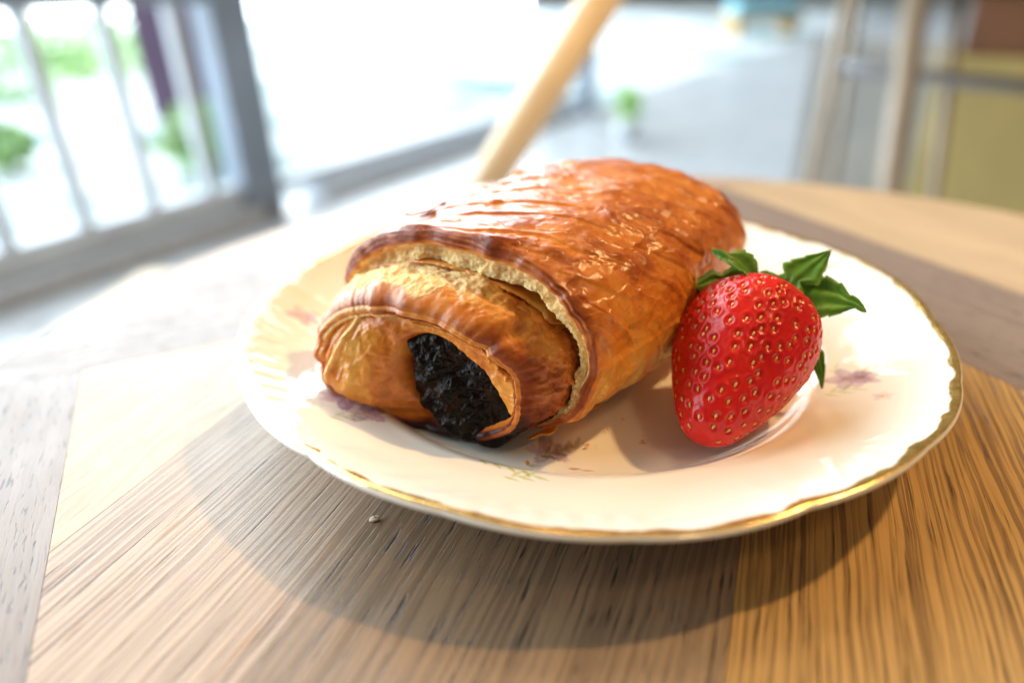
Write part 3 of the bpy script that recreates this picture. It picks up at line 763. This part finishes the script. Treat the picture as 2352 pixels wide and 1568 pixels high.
def sheet(hw, hh2, vc, wc, t0, t1, front, brown, sd, n=2.12, depth=.016, rag=.0011):
    def fn(U, Vv):
        tt = t0 + (t1 - t0) * U; cx, sy = sell(tt, n)
        rg = rag * fbm(U * 11, 0 * U, sd, 4, .65) + rag * .6 * np.abs(fbm(U * 40, 0 * U, sd + 3, 2))
        ends = .006 * (smooth(.12, 0, U) + smooth(.88, 1, U))
        wob = .0005 * fbm(U * 9, Vv * 3, sd, 3)
        v_ = vc + cx * (hw + wob); a = inner_edge(v_) + front - rg + ends + depth * (1 - Vv)
        return to_world(a, v_, np.maximum(wc + sy * (hh2 + wob), .0006))
    return fn
for (hw_, h2_, t0_, t1_, fr_, bw_, sd_) in ((IHW + .0007, IH / 2 + .0008, .15, 2.75, .0072, .30, 1), (IHW + .0017, IH / 2 + .0019, .45, 2.5, .0095, .34, 2), (IHW - .0006, IH / 2 - .0006, .0, 1.7, .0042, .24, 3),
                                          (IHW - SH - .0018, IH / 2 - SH - .0018, .05, 2.2, -.0016, .46, 4), (IHW - SH - .0030, IH / 2 - SH - .0030, -.1, 2.0, -.0004, .24, 5)):
    flake(sheet(hw_, h2_, IV, .0172, t0_, t1_, fr_, bw_, sd_), 150, 14, 'pastry_layer', bw_, .0004)
for (a0, t0, la, lt, li, sd) in ((.026, 1.86, .009, .20, .0016, 1), (.044, 1.98, .011, .22, .0022, 2), (.008, 2.02, .008, .22, .0016, 3), (.058, 1.80, .010, .20, .0014, 4), (.016, 2.25, .010, .20, .0020, 5), (.034, 2.18, .010, .22, .0022, 6)):
    def fn(U, Vv, a0=a0, t0=t0, la=la, lt=lt, li=li, sd=sd):
        e = .00018 * fbm(U * 4 + sd, Vv * 4, sd, 2)
        wd = np.sin(np.pi * np.clip(U * .85 + .12, 0, 1)) ** .6 * (1 + .25 * fbm(U * 6, 0 * U, sd, 2))
        return surf_pt(a0 + la * U + .3 * e, t0 + lt * (Vv - .5) * wd + .05 * U, .0003 + li * (Vv ** 1.8) * np.sin(np.pi * U) ** .7 + e)
    flake(fn, 26, 18, brown=.34)
def basefn(U, Vv):
    a = .004 + .040 * U; v_ = .0205 + .0028 * np.sin(U * 2.4) + (.0020 + .0022 * fbm(U * 9, 0 * U, 1.1, 3) + .0006 * np.exp(-((U - .12) / .05) ** 2)) * Vv
    return to_world(a, v_, .0005 + .0012 * Vv * (.4 + .9 * np.abs(fbm(U * 14, 0 * U, 4.4, 2))))
flake(basefn, 90, 8, 'base_flake', .12, .0005)

# ------------------------------------------------------------------ strawberry
T0 = np.array([.0188, -.0562, .0130]); SD = np.array([.50, .78, .39]); SD /= np.linalg.norm(SD)
SX = np.cross(SD, [0, 0, 1.]); SX /= np.linalg.norm(SX); SY = np.cross(SX, SD)
sb = tag(empty('strawberry', tuple(T0 - np.array([0, 0, .0085]))), 'ripe red strawberry with green leaves lying against the pastry', 'strawberry')
SB0 = np.array(sb.location)
pf = np.array([(0, 0), (.4, 2.7), (1.4, 4.6), (4, 6.8), (8, 9.1), (13, 11.5), (19, 13.9), (25, 15.5), (30.5, 15.9), (35, 15.0), (38.5, 12.7), (40.8, 9.4), (41.6, 6.0), (41.2, 3), (40.8, 0)]) * 1e-3
psl = np.r_[0, np.cumsum(np.hypot(*np.diff(pf, axis=0).T))]
def prof(u):
    x = u * psl[-1]; i = np.clip(np.searchsorted(psl, x, side='right') - 1, 0, len(psl) - 2); h = psl[i + 1] - psl[i]; tt = (x - psl[i]) / h
    o = []
    for k in (0, 1):
        Pk = pf[:, k]; d = np.gradient(Pk, psl)
        o.append((2*tt**3-3*tt**2+1)*Pk[i]+(tt**3-2*tt**2+tt)*h*d[i]+(-2*tt**3+3*tt**2)*Pk[i+1]+(tt**3-tt**2)*h*d[i+1])
    return o[0], np.maximum(o[1], 0)
def sb_shape(s, r, phi):
    rr = .935 * r * (1 + .035 * np.cos(2 * phi + .4) + .025 * np.cos(3 * phi + 1.2 + s * 40) + .012 * np.sin(5 * phi))
    bend = .0012 * (s / .04) ** 2
    return s[..., None] * SD + (rr * np.cos(phi) + bend)[..., None] * SX + (rr * np.sin(phi))[..., None] * SY
# seeds on a spiral, spacing even over the surface
su = np.linspace(.06, .83, 800); ss_, rr_ = prof(su); area = np.cumsum(rr_); area /= area[-1]
NS = 300
seeds = []
for k in range(NS):
    u = float(np.interp((k + .5) / NS, area, su)); phi = k * 2.399963 + random.uniform(-.11, .11)
    seeds.append((u + random.uniform(-.005, .005), phi % (2 * math.pi)))
def make_berry():
    NU, NP = 420, 520
    u = np.linspace(0, 1, NU); s, r = prof(u); phi = np.linspace(0, 2 * np.pi, NP, endpoint=False)
    S, PH = np.meshgrid(s, phi, indexing='ij'); Rr = np.repeat(r[:, None], NP, 1)
    P = sb_shape(S, Rr, PH)
    dU = np.gradient(P, axis=0); dP = (np.roll(P, -1, 1) - np.roll(P, 1, 1)); n = np.cross(dP, dU); n /= np.linalg.norm(n, axis=-1, keepdims=True) + 1e-15
    cen = SD * .022
    n *= np.sign(((P - cen) * n).sum(-1, keepdims=True))
    disp = .00018 * fbm(P[..., 0] * 300, P[..., 1] * 300, P[..., 2] * 300, 3); pit = np.zeros(S.shape)
    for (us, ps) in seeds:
        i0 = int(us * (NU - 1)); c = sb_shape(*[np.array(x) for x in (*prof(np.array(us)), ps)])
        lo, hi = max(0, i0 - 42), min(NU, i0 + 42)
        sub = P[lo:hi]; d = sub - c
        du = d @ SD; dl = np.linalg.norm(d, axis=-1); dd = np.sqrt((du * .78) ** 2 + np.maximum(dl ** 2 - du ** 2, 0))
        disp[lo:hi] += -.00038 * np.exp(-(dd / .00068) ** 2) + .00011 * np.exp(-((dd - .0012) / .00045) ** 2)
        pit[lo:hi] = np.maximum(pit[lo:hi], np.exp(-(dd / .0008) ** 2))
    P2 = P + n * disp[..., None]
    P2[0] = P2[0].mean(0); P2[-1] = P2[-1].mean(0)
    return mesh_np('body', P2 + (T0 - SB0), grid_faces(NU, NP), {'pit': pit, 'along': np.repeat(u[:, None], NP, 1)}), n, P
bmesh_berry, _, _ = make_berry()
def berry_mat():
    t = NT('strawberry_skin'); v = t.coord(); al_ = t.attr('along').outputs['Fac']; pit = t.attr('pit').outputs['Fac']
    n1 = t.noise(v, 120, 4); n2 = t.noise(v, 900, 4, .6)
    c = t.ramp(n1, [(.3, (.50, .006, .008)), (.7, (.66, .018, .008))])
    c = t.mix(t.math('MULTIPLY', t.ramp(al_, [(.72, t.g(0)), (.95, t.g(1))]), .45), c, (.70, .10, .03))
    c = t.mix(t.math('MULTIPLY', pit, .22), c, (.36, .008, .006))
    t.set(Base_Color=c, Roughness=.30, Specular_IOR_Level=.3, Subsurface_Weight=.10, Subsurface_Radius=(.006, .0012, .0006), Subsurface_Scale=.5, Normal=t.bump(n2, .25, .00025), Coat_Weight=.10, Coat_Roughness=.10)
    return t.m
link('body', bmesh_berry, berry_mat(), sb)
def seed_mat():
    t = NT('strawberry_seed'); i = t.n('ShaderNodeObjectInfo')
    t.set(Base_Color=t.ramp(i.outputs['Random'], [(0, (.70, .32, .06)), (.6, (.78, .42, .11)), (1, (.58, .36, .07))]), Roughness=.4); return t.m
bm = bmesh.new(); bmesh.ops.create_uvsphere(bm, u_segments=8, v_segments=5, radius=1)
for v_ in bm.verts: v_.co = Vector((v_.co.x * .00031 * (1 - .35 * v_.co.y), v_.co.y * .00062, v_.co.z * .00028))
for f_ in bm.faces: f_.smooth = True
seed_me = bpy.data.meshes.new('seed'); bm.to_mesh(seed_me); bm.free(); seed_me.materials.append(seed_mat())
for (us, ps) in seeds:
    e = 1e-3
    c = sb_shape(*[np.array(x) for x in (*prof(np.array(us)), ps)]); c1 = sb_shape(*[np.array(x) for x in (*prof(np.array(us + e)), ps)]); c2 = sb_shape(*[np.array(x) for x in (*prof(np.array(us)), ps + .01)])
    ty = (c1 - c); ty /= np.linalg.norm(ty); tx = c2 - c; nn = np.cross(tx, ty); nn /= np.linalg.norm(nn)
    if (c - SD * .022) @ nn < 0: nn = -nn
    tx = np.cross(ty, nn)
    o = link('seed', seed_me, None, sb)
    p = c - nn * .00026 + (T0 - SB0)
    ty_ = -ty; tx_ = np.cross(ty_, nn)
    o.matrix_local = Matrix(((tx_[0], ty_[0], nn[0], p[0]), (tx_[1], ty_[1], nn[1], p[1]), (tx_[2], ty_[2], nn[2], p[2]), (0, 0, 0, 1)))
def sepal_mat():
    t = NT('sepal_green'); v = t.coord(); ac = t.attr('across').outputs['Fac']
    n1 = t.noise(v, 260, 4)
    c = t.ramp(n1, [(.3, (.07, .21, .018)), (.7, (.18, .40, .035))])
    vein = t.math('SINE', t.math('MULTIPLY', ac, 17)); c = t.mix(t.math('MULTIPLY', t.ramp(vein, [(.7, t.g(0)), (1, t.g(1))]), .16), c, (.16, .32, .06))
    t.set(Base_Color=c, Roughness=.38, Subsurface_Weight=.2, Subsurface_Radius=(.001, .003, .0005), Normal=t.bump(t.math('ADD', t.math('MULTIPLY', vein, .4), n1), .3, .0002)); 
    tr = t.n('ShaderNodeBsdfTranslucent'); tr.inputs[0].default_value = (.25, .5, .04, 1)
    mx = t.n('ShaderNodeMixShader'); mx.inputs[0].default_value = .22
    t.l(t.b.outputs[0], mx.inputs[1]); t.l(tr.outputs[0], mx.inputs[2]); t.l(mx.outputs[0], t.out.inputs[0])
    return t.m
M['sepal'] = sepal_mat()
CAL = T0 + SD * .0400
def sepal(mid, tip, width, nrm, teeth, cup=.25, base=None, curl=0):
    base = CAL if base is None else base
    nu, nv = 90, 21
    U, Vv = np.meshgrid(np.linspace(0, 1, nu), np.linspace(-1, 1, nv), indexing='ij')
    B = lambda q: (1 - q) ** 2 * base + 2 * q * (1 - q) * mid + q ** 2 * tip
    ctr = B(U[:, :1]); tan = np.gradient(ctr, axis=0); tan /= np.linalg.norm(tan, axis=-1, keepdims=True)
    sd = np.cross(tan, nrm); sd /= np.linalg.norm(sd, axis=-1, keepdims=True); nn = np.cross(sd, tan)
    u = U[:, 0]
    prof_ = np.sin(np.pi * np.clip(.10 + .90 * u, 0, 1) ** .80) ** .85
    WL = width * prof_; WR = width * prof_
    for (uc, side, dep) in teeth:
        sag = 1 - dep * np.clip(1 - np.abs(u - uc) / .10, 0, 1)
        if side > 0: WR = WR * sag
        else: WL = WL * sag
    saw = 1 - .13 * ((u * 7.3) % 1) * smooth(.25, .45, u); WR = WR * saw; WL = WL * (1 - .13 * ((u * 8.1 + .4) % 1) * smooth(.25, .45, u))
    wv = np.where(Vv >= 0, Vv * WR[:, None], Vv * WL[:, None])
    P = ctr[:, None] + wv[..., None] * sd[:, None] + (cup * wv ** 2 / width)[..., None] * nn[:, None] + (curl * np.sin(U * 5) * np.abs(Vv) * width * .4)[..., None] * nn[:, None]
    P = P + (.00025 * np.sin(Vv * 9 + U * 4))[..., None] * nn[:, None]
    n2 = np.cross(np.gradient(P, axis=0), np.gradient(P, axis=1)); n2 /= np.linalg.norm(n2, axis=-1, keepdims=True) + 1e-12
    Vall = np.concatenate([(P + n2 * .00009).reshape(-1, 3), (P - n2 * .00009).reshape(-1, 3)]) - SB0
    F = grid_faces(nu, nv, False); k = nu * nv
    ring = [i * nv for i in range(nu)] + [(nu - 1) * nv + j for j in range(1, nv)] + [i * nv + nv - 1 for i in range(nu - 2, -1, -1)] + [j for j in range(nv - 2, 0, -1)]
    side_ = [(ring[i], ring[(i + 1) % len(ring)], ring[(i + 1) % len(ring)] + k, ring[i] + k) for i in range(len(ring))]
    F = np.concatenate([F, F[:, ::-1] + k, np.array(side_)])
    ac = np.tile(Vv.ravel(), 2)
    return link('sepal', mesh_np('sepal', Vall, F, {'across': ac}), M['sepal'], sb)
dC = float((CAL - CAM) @ fw)
toC = (CAM - CAL) / np.linalg.norm(CAM - CAL)
sepal(atdist(1800, 670, dC - .004), atdist(1908, 576, dC - .002), .0066, toC + np.array([0, 0, .4]), [(.60, 1, .75), (.52, -1, .70)], .10)
sepal(atdist(1880, 655, dC - .002), atdist(1990, 716, dC - .008), .0064, toC + np.array([0, 0, .5]), [(.90, 1, .8), (.80, -1, .3)], .12)
sepal(atdist(1878, 740, dC - .001), atdist(1888, 892, dC - .004), .0034, toC + np.array([.5, 0, 0]), [(.62, -1, .7)], .15)
sepal(atdist(1720, 590, dC - .010), atdist(1636, 570, dC - .006), .0056, np.array([.1, -.25, 1.]), [(.75, 1, .5)], .25, curl=.5)
sepal(atdist(1690, 612, dC + .001), atdist(1580, 668, dC - .003), .0046, toC + np.array([0, 0, .3]), [(.6, 1, .5)], .2)
link('stalk', tube_mesh('stalk', [CAL - SB0 - SD * .002, CAL - SB0 + SD * .003, CAL - SB0 + SD * .007], [.0022, .0016, .0014], 10), M['sepal'], sb)

# ------------------------------------------------------------------ crumbs
def crumb_mesh(seed, r):
    bm = bmesh.new(); bmesh.ops.create_icosphere(bm, subdivisions=2, radius=1); rs = np.random.RandomState(seed)
    for v_ in bm.verts:
        p = np.array(v_.co); k = 1 + .45 * float(vnoise(p[0] * 1.7 + seed, p[1] * 1.7, p[2] * 1.7)); v_.co = Vector(p * k * r * np.array([1.3, .8, .6]))
    me = bpy.data.meshes.new('crumb'); bm.to_mesh(me); bm.free(); return me
t = NT('crumb'); t.set(Base_Color=(.72, .62, .48, 1), Roughness=.7); M['crumb'] = t.m
c = onz(860, 1190, .0005); tag(link('crumb', crumb_mesh(1, .0009), M['crumb'], None, tuple(c)), 'tiny pale crumb on the wood in front of the plate', 'crumb')

t = NT('crust_crumb'); t.set(Base_Color=(.62, .30, .07, 1), Roughness=.5); M['crust_crumb'] = t.m
rs = np.random.RandomState(5)
for i, (px, py) in enumerate(((1395, 985), (1430, 962), (1350, 1022), (1480, 1012), (1020, 1046), (880, 985), (1545, 1085), (1210, 1062), (1755, 1062))):
    z = .0056 if i in (0, 1, 2, 3) else .0072
    c = onz(px, py, z); r = math.hypot(c[0], c[1]); 
    if r > .0575: z = .0057 + (min(r, .0632) - .0575) * .65 + max(0, r - .0632) * .27
    c = onz(px, py, z + .0002)
    o = link('pastry_crumb', crumb_mesh(20 + i, rs.uniform(.0003, .0006)), M['crust_crumb'], None, tuple(c)); o.rotation_euler = (0, 0, rs.uniform(0, 6))
    tag(o, 'tiny golden crust crumb lying on the plate in front of the roll', 'crumb', 'crust crumbs on the plate')
